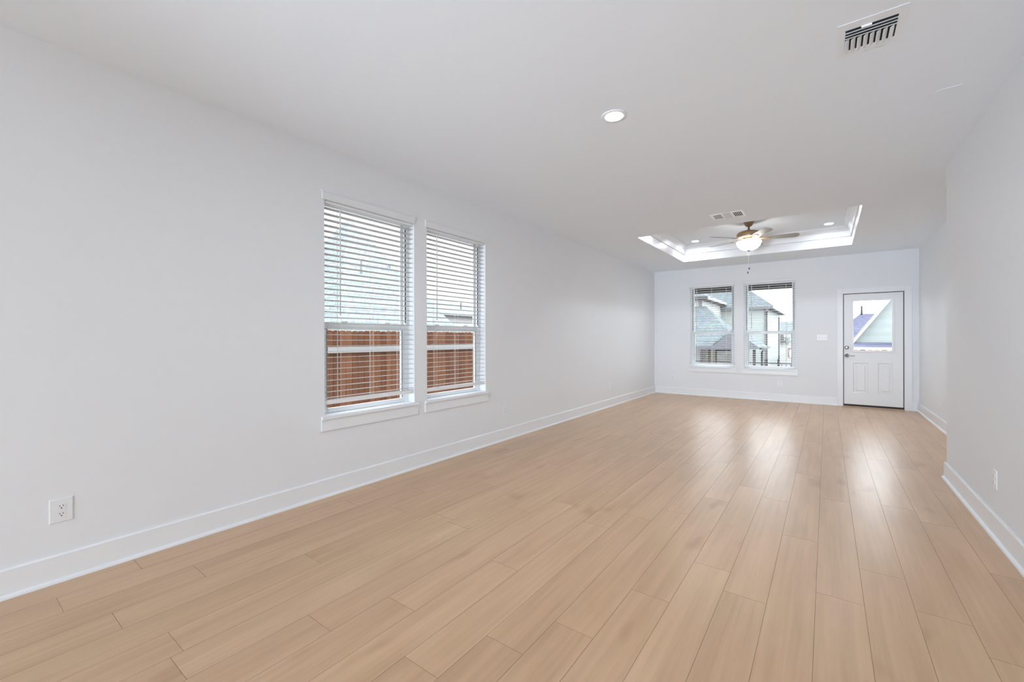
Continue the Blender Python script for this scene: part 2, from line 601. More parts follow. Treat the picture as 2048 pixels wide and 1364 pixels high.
# floor of separate planks
def build_floor():
    mb = MB()
    PWD, X0 = .1836, -.0445
    known = {0: 2.56, 1: 2.955, 2: 2.653, 3: 3.955, -1: 3.185, -2: 2.307, -3: 2.508, -4: 2.052, -5: 1.62,
             -9: 1.305, -10: 1.005, -11: .553, -12: 2.12, -8: 1.86, -6: 2.9, -7: 1.62 + 1.0, -16: .359, 4: 3.3}
    PL = 1.524
    rnd = random.Random(3)
    k0 = int((XL - X0) / PWD) - 1
    k1 = int((XK - X0) / PWD) + 1
    g = .0007
    for k in range(k0, k1 + 1):
        a = max(XL - .02, X0 + k * PWD); b = min(XK, X0 + (k + 1) * PWD)
        if b - a < .004: continue
        j = known.get(k, rnd.random() * PL)
        y = j - PL * (int((j - BACK) / PL) + 1)
        while y < YF + .05:
            ya, yb = max(y, BACK), min(y + PL, YF + .08)
            if yb - ya > .01:
                vs = [mb.bm.verts.new(p) for p in ((a + g, ya + g, 0), (b - g, ya + g, 0), (b - g, yb - g, 0), (a + g, yb - g, 0))]
                f = mb.bm.faces.new(vs); f.material_index = 0
                mb.quad_attr([f], (rnd.random(), rnd.random(), rnd.random()))
                # bevelled edge of the plank
                lo = [mb.bm.verts.new(p) for p in ((a, ya, -.0012), (b, ya, -.0012), (b, yb, -.0012), (a, yb, -.0012))]
                for i in range(4):
                    q = mb.bm.faces.new((vs[(i + 1) % 4], vs[i], lo[i], lo[(i + 1) % 4])); q.material_index = 1
                    mb.quad_attr([q], (0, 0, 0))
            y += PL
    fs = mb.box(XL - WT, XK + WT, BACK - WT, YF + .1, -.15, -.0012)
    for f in fs: f.material_index = 1
    mb.quad_attr(fs, (0, 0, 0))
    return mb


fl = build_floor().build('floor', [M['floor'], M['floor_gap']])
fl['kind'] = 'structure'


# baseboards with shoe moulding
def baseboard(name, p0, p1, n, h=.142):
    """from p0 to p1 along the wall, n = unit vector into the room"""
    p0 = Vector((*p0, 0)); p1 = Vector((*p1, 0)); n = Vector((*n, 0))
    mb = MB()
    d = p1 - p0

    def P(o, z): return p0 + n * o + Vector((0, 0, z))
    mb.prism([P(.0005, 0), P(.014, 0), P(.014, h - .008), P(.009, h), P(.0005, h)], d)
    pts = [P(.0142, .0003), P(.030, .0003)] + [P(.0142 + .0158 * math.cos(a), .0003 + .019 * math.sin(a)) for a in (.4, .8, 1.2)] + [P(.0142, .0193)]
    mb.prism(pts, d)
    o = struct(name, mb, M['trim'])
    return o


CX0, CX1 = .152, 1.163
baseboard('baseboard_left', (XL, BACK), (XL, YF), (1, 0))
baseboard('baseboard_far', (XL + .031, YF), (CX0, YF), (0, -1))
baseboard('baseboard_far_right', (CX1, YF), (XR2 - .031, YF), (0, -1))
baseboard('baseboard_right_far', (XR2, YR1 + .031), (XR2, YF), (-1, 0))
baseboard('baseboard_right', (XR1, YK), (XR1, YR1 + .03), (-1, 0))
baseboard('baseboard_right_end', (XR1 - .0, YR1), (XR2 - .002, YR1), (0, 1))


# ------------------------------------------------------------------ windows and blinds (local frame: x = u, y into the room)
def make_window(hw, n_id):
    root = empty('window_%d' % n_id, local=True)
    root['kind'] = 'structure'
    z0, z1 = WZ0, WZ1 + HEAD
    f = MB()
    ya, yb = -.150, -.085
    t = .036
    f.box(-hw, -hw + t, ya, yb, z0, z1); f.box(hw - t, hw, ya, yb, z0, z1)
    f.box(-hw + t, hw - t, ya, yb, z1 - t, z1); f.box(-hw + t, hw - t, ya, yb, z0, z0 + .013)
    f.build('window_frame', M['vinyl'], root, .002)
    w = hw - t - .001
    mz = 1.352
    s = MB(); ya, yb = -.142, -.122; r = .030
    s.box(-w, -w + r, ya, yb, mz - .02, z1 - t - .001); s.box(w - r, w, ya, yb, mz - .02, z1 - t - .001)
    s.box(-w + r, w - r, ya, yb, z1 - t - r, z1 - t - .001); s.box(-w + r, w - r, ya, yb, mz - .02, mz + .016)
    us = s.build('upper_sash', M['vinyl'], root, .002)
    g = MB(); g.box(-w + r - .004, w - r + .004, -.134, -.130, mz + .012, z1 - t - r + .004)
    g.build('window_glass', M['glass'], us)
    s = MB(); ya, yb = -.118, -.092; r = .044; BR = .052
    s.box(-w, -w + r, ya, yb, z0 + .014, mz + .026); s.box(w - r, w, ya, yb, z0 + .014, mz + .026)
    s.box(-w + r, w - r, ya, yb, mz - .026, mz + .026); s.box(-w + r, w - r, ya, yb, z0 + .014, z0 + BR)
    ls = s.build('lower_sash', M['vinyl'], root, .003)
    g = MB(); g.box(-w + r - .004, w - r + .004, -.107, -.103, z0 + BR - .004, mz - .022)
    g.build('window_glass', M['glass'], ls)
    k = MB()
    for u in (-.22, .22):
        k.box(u - .03, u + .03, -.120, -.098, mz + .027, mz + .038)
    k.build('sash_lock', M['vinyl'], ls, .002)
    d = MB()
    for sgn in (-1, 1):
        d.box(sgn * (hw - t) - .0045, sgn * (hw - t) + .0045, -.0915, -.0842, mz + .04, z1 - t - .05)
        d.box(sgn * (w - .036) - .003, sgn * (w - .036) + .003, -.0915, -.0912, z0 + BR + .01, mz - .03)
    d.build('sash_track', M['dark_gap'], root)
    st = MB()
    st.box(-hw + .001, hw - .001, -.084, .0, z0, z0 + .010)
    st.box(-hw - .034, hw + .034, .0006, .032, z0 - .014, z0 + .010)
    st.build('window_sill', M['trim'], root, .003)
    ap = MB(); ap.box(-hw - .034, hw + .034, .0006, .016, z0 - .106, z0 - .0145)
    ap.build('sill_apron', M['trim'], root, .002)
    hd = MB(); z1 = WZ1
    hd.box(-hw - .006, hw + .022, .0006, .010, z1 + .002, z1 + .066)
    hd.box(-hw - .014, hw + .030, .0006, .016, z1 + .058, z1 + .070)
    hd.build('head_trim', M['wall'], root, .003)
    return root


def make_blind(hw, rail_z=.735, far=False):
    root = empty('window_blind', local=True)
    bw = hw - .006
    zt = WZ1 - .002
    cy = -.034
    h = MB()
    h.box(-bw, bw, cy - .024, cy + .026, zt - .020, zt)
    h.build('headrail', M['vinyl'], root, .003)
    s = MB()
    z = zt - .052
    pitch = .0458
    ang = math.radians(3.0)
    while z > rail_z + .034:
        # slightly cupped slat
        prof = []
        for i in range(5):
            y = -.0245 + .049 * i / 4
            c = .0016 * (1 - (2 * i / 4 - 1) ** 2)
            prof.append((cy + y * math.cos(ang), z + y * math.sin(ang) + c))
        top = prof
        bot = [(a, b - .0032) for a, b in prof][::-1]
        s.prism([(-bw, a, b) for a, b in top + bot], (2 * bw, 0, 0))
        z -= pitch
    s.build('slats', M['slat'], root)
    r = MB()
    r.box(-bw, bw, cy - .025, cy + .025, rail_z - .016, rail_z + .016)
    r.build('bottom_rail', M['vinyl'], root, .003)
    c = MB()
    for u in (-.295 * hw / .455, .0, .31 * hw / .455):
        for y in (cy - .0262, cy + .0262):
            c.tube([(u, y, zt - .04), (u, y, rail_z)], .0011, 6)
        c.tube([(u + .012, cy, zt - .04), (u + .012, cy, rail_z)], .0010, 6)
    c.build('ladder_cord', M['cord'], root)
    w = MB()
    u = hw - .135
    w.tube([(u, cy + .034, zt - .035), (u, cy + .036, zt - .06), (u, cy + .036, 1.43)], .0048, 8)
    w.build('tilt_wand', M['wand'], root)
    return root


def place(o, wall, c):
    if wall == 'left':
        o.location = (XL, c, 0); o.rotation_euler = (0, 0, -PI / 2)
    else:
        o.location = (c, YF, 0); o.rotation_euler = (0, 0, PI)


hwL = (W1[1] - W1[0]) / 2
hwF = (W4[1] - W4[0]) / 2
wa = make_window(hwL, 1); place(wa, 'left', sum(W1) / 2)
wb = make_window((W2[1] - W2[0]) / 2, 2); place(wb, 'left', sum(W2) / 2)
wc = make_window((W3[1] - W3[0]) / 2, 3); place(wc, 'far', sum(W3) / 2)
wd = make_window(hwF, 4); place(wd, 'far', sum(W4) / 2)

G = 'white slatted window blinds'
b1 = make_blind(hwL, .735); place(b1, 'left', sum(W1) / 2)
tag(b1, 'white slatted blind in the largest, nearest window on the long left wall', 'blind', G)
b2 = make_blind((W2[1] - W2[0]) / 2, .728); place(b2, 'left', sum(W2) / 2)
tag(b2, 'white slatted blind in the narrower-looking second window on the long left wall', 'blind', G)
b3 = make_blind((W3[1] - W3[0]) / 2, .69); place(b3, 'far', sum(W3) / 2)
tag(b3, 'white slatted blind in the far wall window nearest the room corner', 'blind', G)
b4 = make_blind(hwF, .665); place(b4, 'far', sum(W4) / 2)
tag(b4, 'white slatted blind in the far wall window beside the three-switch plate', 'blind', G)

# ------------------------------------------------------------------ door
dr = empty('door_1', ((D0 + D1) / 2, YF, 0)); dr['kind'] = 'structure'
PX0, PX1, PZ0, PZ1 = .2515, 1.0545, .0405, 2.0245
yfce = YF + .018                                        # room face of the leaf
GX0, GX1, GZ0, GZ1 = .380, .921, 1.002, 1.905
mb = MB()
ya, yb = yfce, yfce + .044
mb.box(PX0, GX0, ya, yb, PZ0, PZ1); mb.box(GX1, PX1, ya, yb, PZ0, PZ1)
mb.box(GX0, GX1, ya, yb, GZ1, PZ1)
# lower half with two sunk panels
panels = [(.352, .592), (.722, .962)]
pz0, pz1 = .250, .790
mb.box(GX0, GX1, ya, yb, pz1 + .04, GZ0)
leaf = mb.build('door_leaf', M['door'], dr)
mb = MB()
xs = [GX0, GX1]
mb.box(GX0, GX1, ya + .012, yb, PZ0, pz1 + .04)
mb.build('door_core', M['door'], dr)


def panel_frame(x0, x1, z0, z1, y):
    """moulded raised panel: sunk channel round a raised field"""
    mb = MB()
    lv = [(0, 0), (.012, .009), (.030, .009), (.055, .002)]
    loops = [[mb.bm.verts.new(p) for p in ((x0 + i, y + d, z0 + i), (x1 - i, y + d, z0 + i), (x1 - i, y + d, z1 - i), (x0 + i, y + d, z1 - i))] for i, d in lv]
    for a, b in zip(loops, loops[1:]):
        for i in range(4):
            j = (i + 1) % 4
            mb.bm.faces.new((a[i], a[j], b[j], b[i]))
    mb.bm.faces.new(loops[-1])
    return mb


# front skin of the lower half around the panels
mb = MB()
sx = [GX0, panels[0][1], panels[1][0], GX1]
mb.box(sx[1], sx[2], ya, ya + .012, pz0, pz1)
mb.box(GX0, GX1, ya, ya + .012, pz1, pz1 + .04)
mb.box(GX0, GX1, ya, ya + .012, PZ0, pz0)
mb.build('door_rail', M['door'], dr)
# (stiles overlap the outer edges of the panels, so the panels start inside them)
for (a, b) in ((GX0, panels[0][1]), (panels[1][0], GX1)):
    panel_frame(a + .0, b - .0, pz0, pz1, ya).build('door_panel', M['door'], dr)
mb = MB()
for (x0, x1, z0, z1) in ((GX0 - .022, GX0 + .010, GZ0 - .022, GZ1 + .022), (GX1 - .010, GX1 + .022, GZ0 - .022, GZ1 + .022),
                         (GX0 + .010, GX1 - .010, GZ0 - .022, GZ0 + .010), (GX0 + .010, GX1 - .010, GZ1 - .010, GZ1 + .022)):
    mb.box(x0, x1, ya - .009, ya + .02, z0, z1)
mb.build('door_glass_frame', M['door'], dr, .004)
mb = MB(); mb.box(GX0 + .002, GX1 - .002, ya + .021, ya + .026, GZ0 - .0, GZ1 + .0)
mb.build('door_glass', M['glass'], dr)
# hardware
hx = .293
mb = MB()
mb.lathe([(0, 0), (.033, 0), (.033, .010), (.028, .016), (.012, .020), (0, .020)], (0, 0, 0), 28)
mb.box(-.004, .004, -.015, .015, .018, .030)
bmesh.ops.transform(mb.bm, matrix=Matrix.Translation((hx, ya - .0005, 1.062)) @ Matrix.Rotation(PI / 2, 4, 'X'), verts=mb.bm.verts)
mb.build('deadbolt', M['nickel'], dr)
mb = MB()
mb.lathe([(0, 0), (.034, 0), (.034, .008), (.029, .016), (.014, .022), (.011, .045), (0, .045)], (0, 0, 0), 28)
bmesh.ops.transform(mb.bm, matrix=Matrix.Translation((hx, ya - .0005, .918)) @ Matrix.Rotation(PI / 2, 4, 'X'), verts=mb.bm.verts)
mb.tube([(hx - .004, ya - .045, .919), (hx + .03, ya - .050, .919), (hx + .07, ya - .050, .914), (hx + .112, ya - .045, .912)],
        [.010, .0085, .0075, .007], 10)
mb.build('door_handle', M['nickel'], dr)
# jamb, dark strip painting its shaded side, casing
mb = MB()
mb.box(D0, D0 + .004, YF + .001, YF + WT, 0, DZ); mb.box(D1 - .003, D1, YF + .001, YF + WT, 0, DZ)
mb.box(D0 + .004, D1 - .003, YF + .001, YF + WT, DZ - .004, DZ)
mb.build('door_jamb', M['trim'], dr)
mb = MB()
mb.box(D0 + .0042, PX0 - .0002, yfce + .010, yfce + .06, .041, DZ - .0042)
mb.box(PX1 + .0002, D1 - .0032, yfce + .010, yfce + .06, .041, DZ - .0042)
mb.box(PX0, PX1, yfce + .010, yfce + .06, PZ1 + .0002, DZ - .0042)
mb.build('jamb_shade', M['dark_gap'], dr)
mb = MB()
mb.box(D0 + .0045, D1 - .0035, YF + .012, YF + WT, .0005, .0395)
mb.build('threshold', M['threshold'], dr)
mb = MB(); mb.box(D0 - .001, D1 + .001, YF - .012, YF + .0119, .0005, .0075)
mb.build('threshold_strip', M['oak_strip'], dr, .002)
mb = MB()
mb.box(CX0, D0 + .003, YF - .018, YF - .0005, 0.0003, DZ + .094)
mb.box(D1 - .003, CX1, YF - .018, YF - .0005, 0.0003, DZ + .094)
mb.box(D0 + .003, D1 - .003, YF - .018, YF - .0005, DZ - .004, DZ + .094)
struct('trim_3', mb, M['trim'], bevel=.003)


# ------------------------------------------------------------------ outlets, switches, plates (local frame: x along wall, y into the room)
def place_wall(o, wall, c, z):
    if wall == 'left': o.location = (XL, c, z); o.rotation_euler = (0, 0, -PI / 2)
    elif wall == 'far': o.location = (c, YF, z); o.rotation_euler = (0, 0, PI)
    elif wall == 'right': o.location = (XR1, c, z); o.rotation_euler = (0, 0, PI / 2)
    else: o.location = (XR2, c, z); o.rotation_euler = (0, 0, PI / 2)
    return o


def make_outlet(w=.074, h=.118, kind='duplex'):
    r = empty('wall_outlet', local=True)
    p = MB(); hw, hh = w / 2, h / 2
    loops = [[p.bm.verts.new((sx * (hw - i), y, sz * (hh - i))) for sx, sz in ((-1, -1), (1, -1), (1, 1), (-1, 1))] for i, y in ((0, .0006), (0, .003), (.004, .006))]
    for a, b in zip(loops, loops[1:]):
        for i in range(4):
            p.bm.faces.new((a[i], a[(i + 1) % 4], b[(i + 1) % 4], b[i]))
    p.bm.faces.new(loops[-1])
    p.build('cover_plate', M['plate'], r)
    if kind == 'duplex':
        for s in (-1, 1):
            q = MB(); zc = s * .0195
            pts = [(.0165 * math.cos(a), .0135 * math.sin(a)) for a in [2 * PI * i / 24 for i in range(24)]]
            pts = [(max(-.0145, min(.0145, x)), z) for x, z in pts]
            q.prism([(x, .0061, zc + z) for x, z in pts], (0, .0028, 0))
            rc = q.build('receptacle', M['plate'], r)
            k = MB()
            k.box(-.0072, -.0047, .0089, .0092, zc + .0005, zc + .0080)
            k.box(.0047, .0072, .0089, .0092, zc + .0010, zc + .0075)
            k.tube([(0, .0088, zc - .0068), (0, .0093, zc - .0068)], .0030, 10)
            k.build('slots', M['slot'], rc)
        k = MB(); k.tube([(0, .0058, 0), (0, .0072, 0)], .0028, 10); k.build('screw', M['plate'], r)
    elif kind == 'jack':
        k = MB(); k.tube([(0, .0058, 0.004), (0, .016, 0.004)], .0045, 10); k.build('jack', M['nickel'], r)
    return r


GO = 'white duplex wall outlets'
o = place_wall(make_outlet(.088, .124), 'left', .400, .362)
tag(o, 'large white two-socket outlet low on the left wall, nearest to the viewer', 'outlet', GO)
o = place_wall(make_outlet(), 'left', 4.170, .365)
tag(o, 'white two-socket outlet on the left wall just right of the windows', 'outlet', GO)
o = place_wall(make_outlet(), 'left', 7.050, .368)
tag(o, 'white two-socket outlet, the left one of the pair near the room corner', 'outlet', GO)
o = place_wall(make_outlet(kind='blank'), 'left', 7.355, .376)
o.name = 'blank_plate'
tag(o, 'plain white blank plate, the right one of the pair near the room corner', 'wall plate')
o = place_wall(make_outlet(), 'far', -2.779, .352)
tag(o, 'white two-socket outlet on the far wall between corner and first window', 'outlet', GO)
o = place_wall(make_outlet(.080), 'far', -.745, .347)
tag(o, 'white two-socket outlet low on the far wall below the right window', 'outlet', GO)
o = place_wall(make_outlet(), 'right', 3.938, .356)
tag(o, 'white two-socket outlet on the close right wall above its baseboard', 'outlet', GO)
o = place_wall(make_outlet(), 'rfar', 7.99, .380)
tag(o, 'white two-socket outlet on the recessed right wall past the door', 'outlet', GO)

sw = empty('light_switch', local=True)
p = MB(); p.box(-.0825, .0825, .0006, .006, -.057, .057)
p.build('cover_plate', M['plate'], sw, .003)
for k in (-1, 0, 1):
    q = MB(); q.box(k * .046 - .006, k * .046 + .006, .0061, .0075, -.012, .012)
    t = q.build('toggle_frame', M['plate'], sw)
    q = MB(); q.prism([(k * .046 - .004, .0076, -.004), (k * .046 - .004, .0076, .008), (k * .046 - .004, .017, .009), (k * .046 - .004, .017, .003)], (.008, 0, 0))
    q.build('toggle', M['plate'], sw)
place_wall(sw, 'far', -.066, 1.243)
tag(sw, 'white plate with three toggle switches on the far wall left of the door', 'light switch')


# ------------------------------------------------------------------ ceiling fittings
def recessed(x, y, z, label, lens='lens'):
    r = empty('recessed_light', (x, y, z))
    a = MB()
    a.lathe([(.058, -.0035), (.062, -.006), (.082, -.004), (.086, -.0006), (.058, -.0006), (.058, -.0035)], (x, y, z), 40)
    a.build('trim_ring', M['vent'], r)
    l_ = MB(); l_.lathe([(0, -.0042), (.030, -.0040), (.0575, -.0032), (.0575, -.0007), (0, -.0007)], (x, y, z), 40)
    l_.build('lamp_lens', M[lens], r)
    return tag(r, label, 'ceiling light', 'round recessed ceiling lights')


recessed(-1.157, 2.744, H, 'round recessed light in the flat ceiling, the largest and nearest one')
recessed(-1.975, 8.47, TZ, 'small recessed light in the tray ceiling, left of the fan', 'lens_tray')
recessed(.030, 8.44, TZ, 'small recessed light in the tray ceiling, right of the fan', 'lens_tray')
for x, y in ((-1.975, 6.62), (.030, 6.62)):
    recessed(x, y, TZ, 'recessed light in the tray ceiling hidden behind its near edge', 'lens_tray')
for x, y in ((-1.157, -.35), (-1.157, -3.2), (2.4, 1.2), (2.4, -1.4), (2.4, -3.8), (4.0, -.1)):  # unseen lamps added to brighten the room
    recessed(x, y, H, 'fill light added in the flat ceiling behind the viewer, out of view', 'lens_back')

# ceiling registers
vr = empty('ceiling_vent', (.173, 2.752, H))
mb = MB()
vx0, vx1, vy0, vy1 = .043, .303, 2.603, 2.899
gx0, gx1, gy0, gy1 = .076, .272, 2.660, 2.846
zt = H - .0005
mb.box(vx0, gx0, vy0, vy1, zt - .0018, zt); mb.box(gx1, vx1, vy0, vy1, zt - .0018, zt)
mb.box(gx0, gx1, vy0, gy0, zt - .0018, zt); mb.box(gx0, gx1, gy1, vy1, zt - .0018, zt)
mb.build('vent_frame', M['vent'], vr)
mb = MB(); mb.box(gx0, gx1, gy0, gy1, zt - .001, zt); mb.build('duct_shade_sheet', M['vent_dark'], vr)
mb = MB()
ysp = gy0 + .078
for k in range(3):
    yy = gy0 + .009 + k * .0245
    mb.prism([(gx0, yy + .0105, zt - .0012), (gx0, yy + .0125, zt - .0012), (gx0, yy + .006, zt - .0105), (gx0, yy, zt - .0105)], (gx1 - gx0, 0, 0))
mb.box(gx0 + .06, gx0 + .10, gy0, gy0 + .007, zt - .009, zt - .0012)
n = 8
for k in range(n + 1):
    xx = gx0 + (gx1 - gx0) * k / n
    a, b = (xx, xx + .0175)
    b = min(b, gx1)
    if b - a < .004: continue
    mb.prism([(a, ysp, zt - .0105), (a + .002, ysp, zt - .0115), (b + .0, ysp, zt - .0022), (b - .002, ysp, zt - .0012)], (0, gy1 - ysp, 0))
mb.build('louvers', M['vent'], vr)
tag(vr, 'white rectangular air register in the ceiling at the upper right', 'air vent')

v2 = empty('ceiling_vent', (-.975, 5.79, H))
mb = MB()
vx0, vx1, vy0, vy1 = -1.160, -.790, 5.655, 5.930
za, zb = (vx0 + .03, vx0 + .120), (vx1 - .120, vx1 - .03)
gy0, gy1 = vy0 + .035, vy1 - .035
bk = .024
for a, b in (za, zb):
    mb = MB()
    mb.box(a - bk, b + bk, vy0, gy0, zt - .003, zt); mb.box(a - bk, b + bk, gy1, vy1, zt - .003, zt)
    mb.box(a - bk, a, gy0, gy1, zt - .003, zt); mb.box(b, b + bk, gy0, gy1, zt - .003, zt)
    mb.build('vent_frame', M['vent_lit'], v2)
mb = MB(); mb.box(za[1] + bk, zb[0] - bk, vy0, vy1, zt - .003, zt)
mb.build('center_panel', M['vent_dim'], v2)
for a, b in (za, zb):
    mb = MB(); mb.box(a, b, gy0, gy1, zt - .001, zt - .0002); mb.build('duct_shade_sheet', M['vent_dark'], v2)
for (a, b), sgn in ((za, -1), (zb, -1)):
    mb = MB()
    for k in range(5):
        xx = a + (b - a) * k / 5
        w_ = .0130 if a < -1.0 else .0100
        mb.prism([(xx, gy0, zt - .0012), (xx + w_ - .004, gy0, zt - .0012), (xx + w_, gy0, zt - .007), (xx + .004, gy0, zt - .007)], (0, gy1 - gy0, 0))
    mb.build('louvers', M['vent_lit'], v2)
tag(v2, 'small two-bank air register in the ceiling in front of the tray recess', 'air vent')

cp = empty('ceiling_plate', (.60, 3.70, H))
mb = MB(); mb.box(.541, .655, 3.63, 3.745, zt - .0015, zt); mb.build('cover_plate', M['ceiling'], cp)
tag(cp, 'faint white blank plate on the ceiling near the close right wall', 'ceiling plate')

# ------------------------------------------------------------------ ceiling fan
FX, FY = -.974, 7.545
fan = empty('ceiling_fan', (FX, FY, TZ))
c = (FX, FY, 0)
mb = MB(); mb.lathe([(0, TZ - .001), (.072, TZ - .001), (.076, TZ - .008), (.070, TZ - .020), (.048, TZ - .062), (.040, TZ - .074), (.016, TZ - .078), (0, TZ - .078)], c)
mb.build('canopy', M['bronze'], fan)
mb = MB(); mb.lathe([(0, 2.972), (.0135, 2.972), (.0135, 2.925), (.022, 2.920), (.024, 2.905), (.018, 2.895), (0, 2.895)], c, 20)
mb.build('downrod', M['bronze'], fan)
mb = MB(); mb.lathe([(0, 2.903), (.05, 2.902), (.10, 2.897), (.142, 2.885), (.164, 2.865), (.169, 2.845), (.169, 2.812), (.160, 2.796), (.10, 2.786), (0, 2.786)], c, 48)
mb.build('motor_housing', M['bronze'], fan)
mb = MB(); mb.lathe([(0, 2.786), (.085, 2.786), (.095, 2.775), (.085, 2.757), (.060, 2.750), (.055, 2.742), (.110, 2.736), (.115, 2.730), (0, 2.730)], c, 40)
mb.build('switch_housing', M['bronze'], fan)
mb = MB(); mb.lathe([(.168, 2.737), (.172, 2.733), (.168, 2.705), (.152, 2.668), (.122, 2.636), (.082, 2.614), (.04, 2.604), (0, 2.602),
                     (0, 2.606), (.04, 2.608), (.080, 2.618), (.119, 2.640), (.148, 2.671), (.164, 2.706), (.166, 2.733)], c, 48)
mb.build('glass_bowl', M['bowl'], fan)
mb = MB(); mb.lathe([(0, 2.604), (.030, 2.604), (.030, 2.599), (.018, 2.592), (.008, 2.585), (.004, 2.576), (0, 2.574)], c, 20)
mb.build('finial', M['nickel'], fan)
for k in range(5):
    th = math.radians(12 + 72 * k)
    ca, sa = math.cos(th), math.sin(th)
    T = Matrix.Translation((FX, FY, 2.778)) @ Matrix.Rotation(th, 4, 'Z') @ Matrix.Rotation(math.radians(-12), 4, 'X')
    mb = MB()
    pts = [(.205, -.048), (.30, -.058), (.60, -.070), (.645, -.055), (.662, -.020), (.662, .020), (.645, .055), (.60, .070), (.30, .058), (.205, .048)]
    mb.prism([(x, y, -.003) for x, y in pts], (0, 0, .006))
    bmesh.ops.transform(mb.bm, matrix=T, verts=mb.bm.verts)
    bl = mb.build('blade', M['blade'], fan)
    mb = MB()
    mb.prism([(.10, -.018, -.010), (.17, -.014, -.010), (.21, -.034, -.010), (.285, -.030, -.010), (.300, 0, -.010), (.285, .030, -.010),
              (.21, .034, -.010), (.17, .014, -.010), (.10, .018, -.010)], (0, 0, .0065))
    bmesh.ops.transform(mb.bm, matrix=T, verts=mb.bm.verts)
    mb.build('blade_iron', M['bronze'], bl)
for dx, dy, zb in ((.004, .0, 2.335), (-.012, -.012, 2.272)):
    mb = MB(); zs = 2.578
    mb.tube([(FX + dx * .3, FY + dy * .3, zs), (FX + dx, FY + dy, zb)], .0006, 6)
    pc = mb.build('pull_chain', M['cord'], fan)
    mb = MB(); mb.lathe([(0, .0), (.005, -.003), (.0085, -.014), (.0085, -.020), (.005, -.031), (0, -.034)], (FX + dx, FY + dy, zb), 14)
    mb.build('chain_pull', M['bead'], pc)
tag(fan, 'bronze five-blade ceiling fan with lit frosted bowl hanging in the tray recess', 'ceiling fan')


# ------------------------------------------------------------------ outdoors: ground
mb = MB()
mb.solid([(-60, 9.9, -.6), (40, 9.9, -.6), (40, 15, -.6), (-60, 15, -.6), (40, 21, -2.3), (-60, 21, -2.3), (40, 90, -2.3), (-60, 90, -2.3)],
         [(0, 1, 2, 3), (3, 2, 4, 5), (5, 4, 6, 7)])
mb.solid([(-60, -20, -.6), (XL - WT - .01, -20, -.6), (XL - WT - .01, 9.9, -.6), (-60, 9.9, -.6)], [(0, 1, 2, 3)])
mb.solid([(XL - WT - .01, -40, -.3), (40, -40, -.3), (40, BACK - WT - .01, -.3), (XL - WT - .01, BACK - WT - .01, -.3)], [(0, 1, 2, 3)])
g = mb.build('ground', M['concrete']); g['kind'] = 'structure'

# lawn beyond the fence
mb = MB()
mb.box(-8, 6, 54, 64, -2.33, -2.22)
tag(mb.build('lawn', M['lawn']), 'strip of bright green grass far beyond the black metal fence', 'lawn')


# side yard fence
def wood_fence(name, axis, const, a0, a1, z0, ztop, pw, rails, label, rail_side=1):
    """picket fence along 'y' at x=const or along 'x' at y=const; rails on the side facing the room"""
    mid = (a0 + a1) / 2
    loc = (const, mid, z0) if axis == 'y' else (mid, const, z0)
    r = empty(name, loc)
    rnd = random.Random(11)

    def V(a, d, z):
        return (const + d, a, z) if axis == 'y' else (a, const - d, z)
    mb = MB()
    a = a0
    while a < a1:
        w = pw
        g = .0025
        h = ztop + rnd.uniform(-.006, .006)
        c = w * .18
        pts = [V(a + g, 0, z0), V(a + w - g, 0, z0), V(a + w - g, 0, h - c), V(a + w - g - c, 0, h), V(a + g + c, 0, h), V(a + g, 0, h - c)]
        d = (-.016, 0, 0) if axis == 'y' else (0, .016, 0)
        fs = mb.prism(pts, d)
        mb.quad_attr(fs, (rnd.random(), rnd.random(), 0))
        a += w
    mb.build('fence_pickets', M['picket'], r)
    for z in rails:
        q = MB()
        p0 = V(a0, .0005, z - .045); p1 = V(a1, .039, z + .045)
        q.box(p0[0], p1[0], p0[1], p1[1], p0[2], p1[2])
        q.build('fence_rail', M['rail_wood'], r, .003)
    a = a0 + .4
    while a < a1:
        q = MB(); p0 = V(a - .045, -.0165, z0); p1 = V(a + .045, -.105, ztop - .12)
        q.box(p0[0], p1[0], p0[1], p1[1], p0[2], p1[2])
        q.build('fence_post', M['rail_wood'], r)
        a += 2.4
    tag(r, label, 'fence')
    return r


wood_fence('wooden_fence', 'y', -5.85, -1.0, 13.5, -.58, 1.365, .105, (1.075, .05, -.4), 'reddish brown picket fence outside the two left wall windows')
wood_fence('wooden_fence', 'x', 14.1, .25, 8.0, -.58, .93, .14, (.80,), 'low brown wood fence seen at the bottom of the door glass')

# black metal fence
mf = empty('metal_fence', (-1.6, 13.9, -.58))
y = 13.9
mb = MB()
mb.box(-6.0, .2, y - .012, y + .012, .515, .545); mb.box(-6.0, .2, y - .012, y + .012, -.45, -.42)
mb.box(-6.0, .2, y - .01, y + .01, .40, .42)
mb.build('fence_rail', M['black'], mf)
mb = MB()
x = -1.0
while x < .2:
    mb.box(x - .007, x + .007, y - .007, y + .007, -.5, .515); x += .105
tag(mb.build('fence_bars', M['black'], mf), kind=None)
for x in (-5.98, -3.53, -1.089, .19):
    q = MB(); q.box(x - .012, x + .012, y - .012, y + .012, -.58, .66); q.build('fence_post', M['black'], mf)
tag(mf, 'thin black metal fence outside, at the bottom of the right far window', 'fence')


# eave outside the far wall
ev = MB()
ev.box(-4.2, -.10, 10.40, 10.55, 2.262, 2.56)
e1 = ev.build('patio_beam', M['brown_fascia'])
e1['kind'] = 'structure'
ev = MB()
ev.box(-4.2, -.10, YF + WT + .002, 10.399, 2.48, 2.56)
e2 = ev.build('patio_soffit', M['soffit']); e2['kind'] = 'structure'


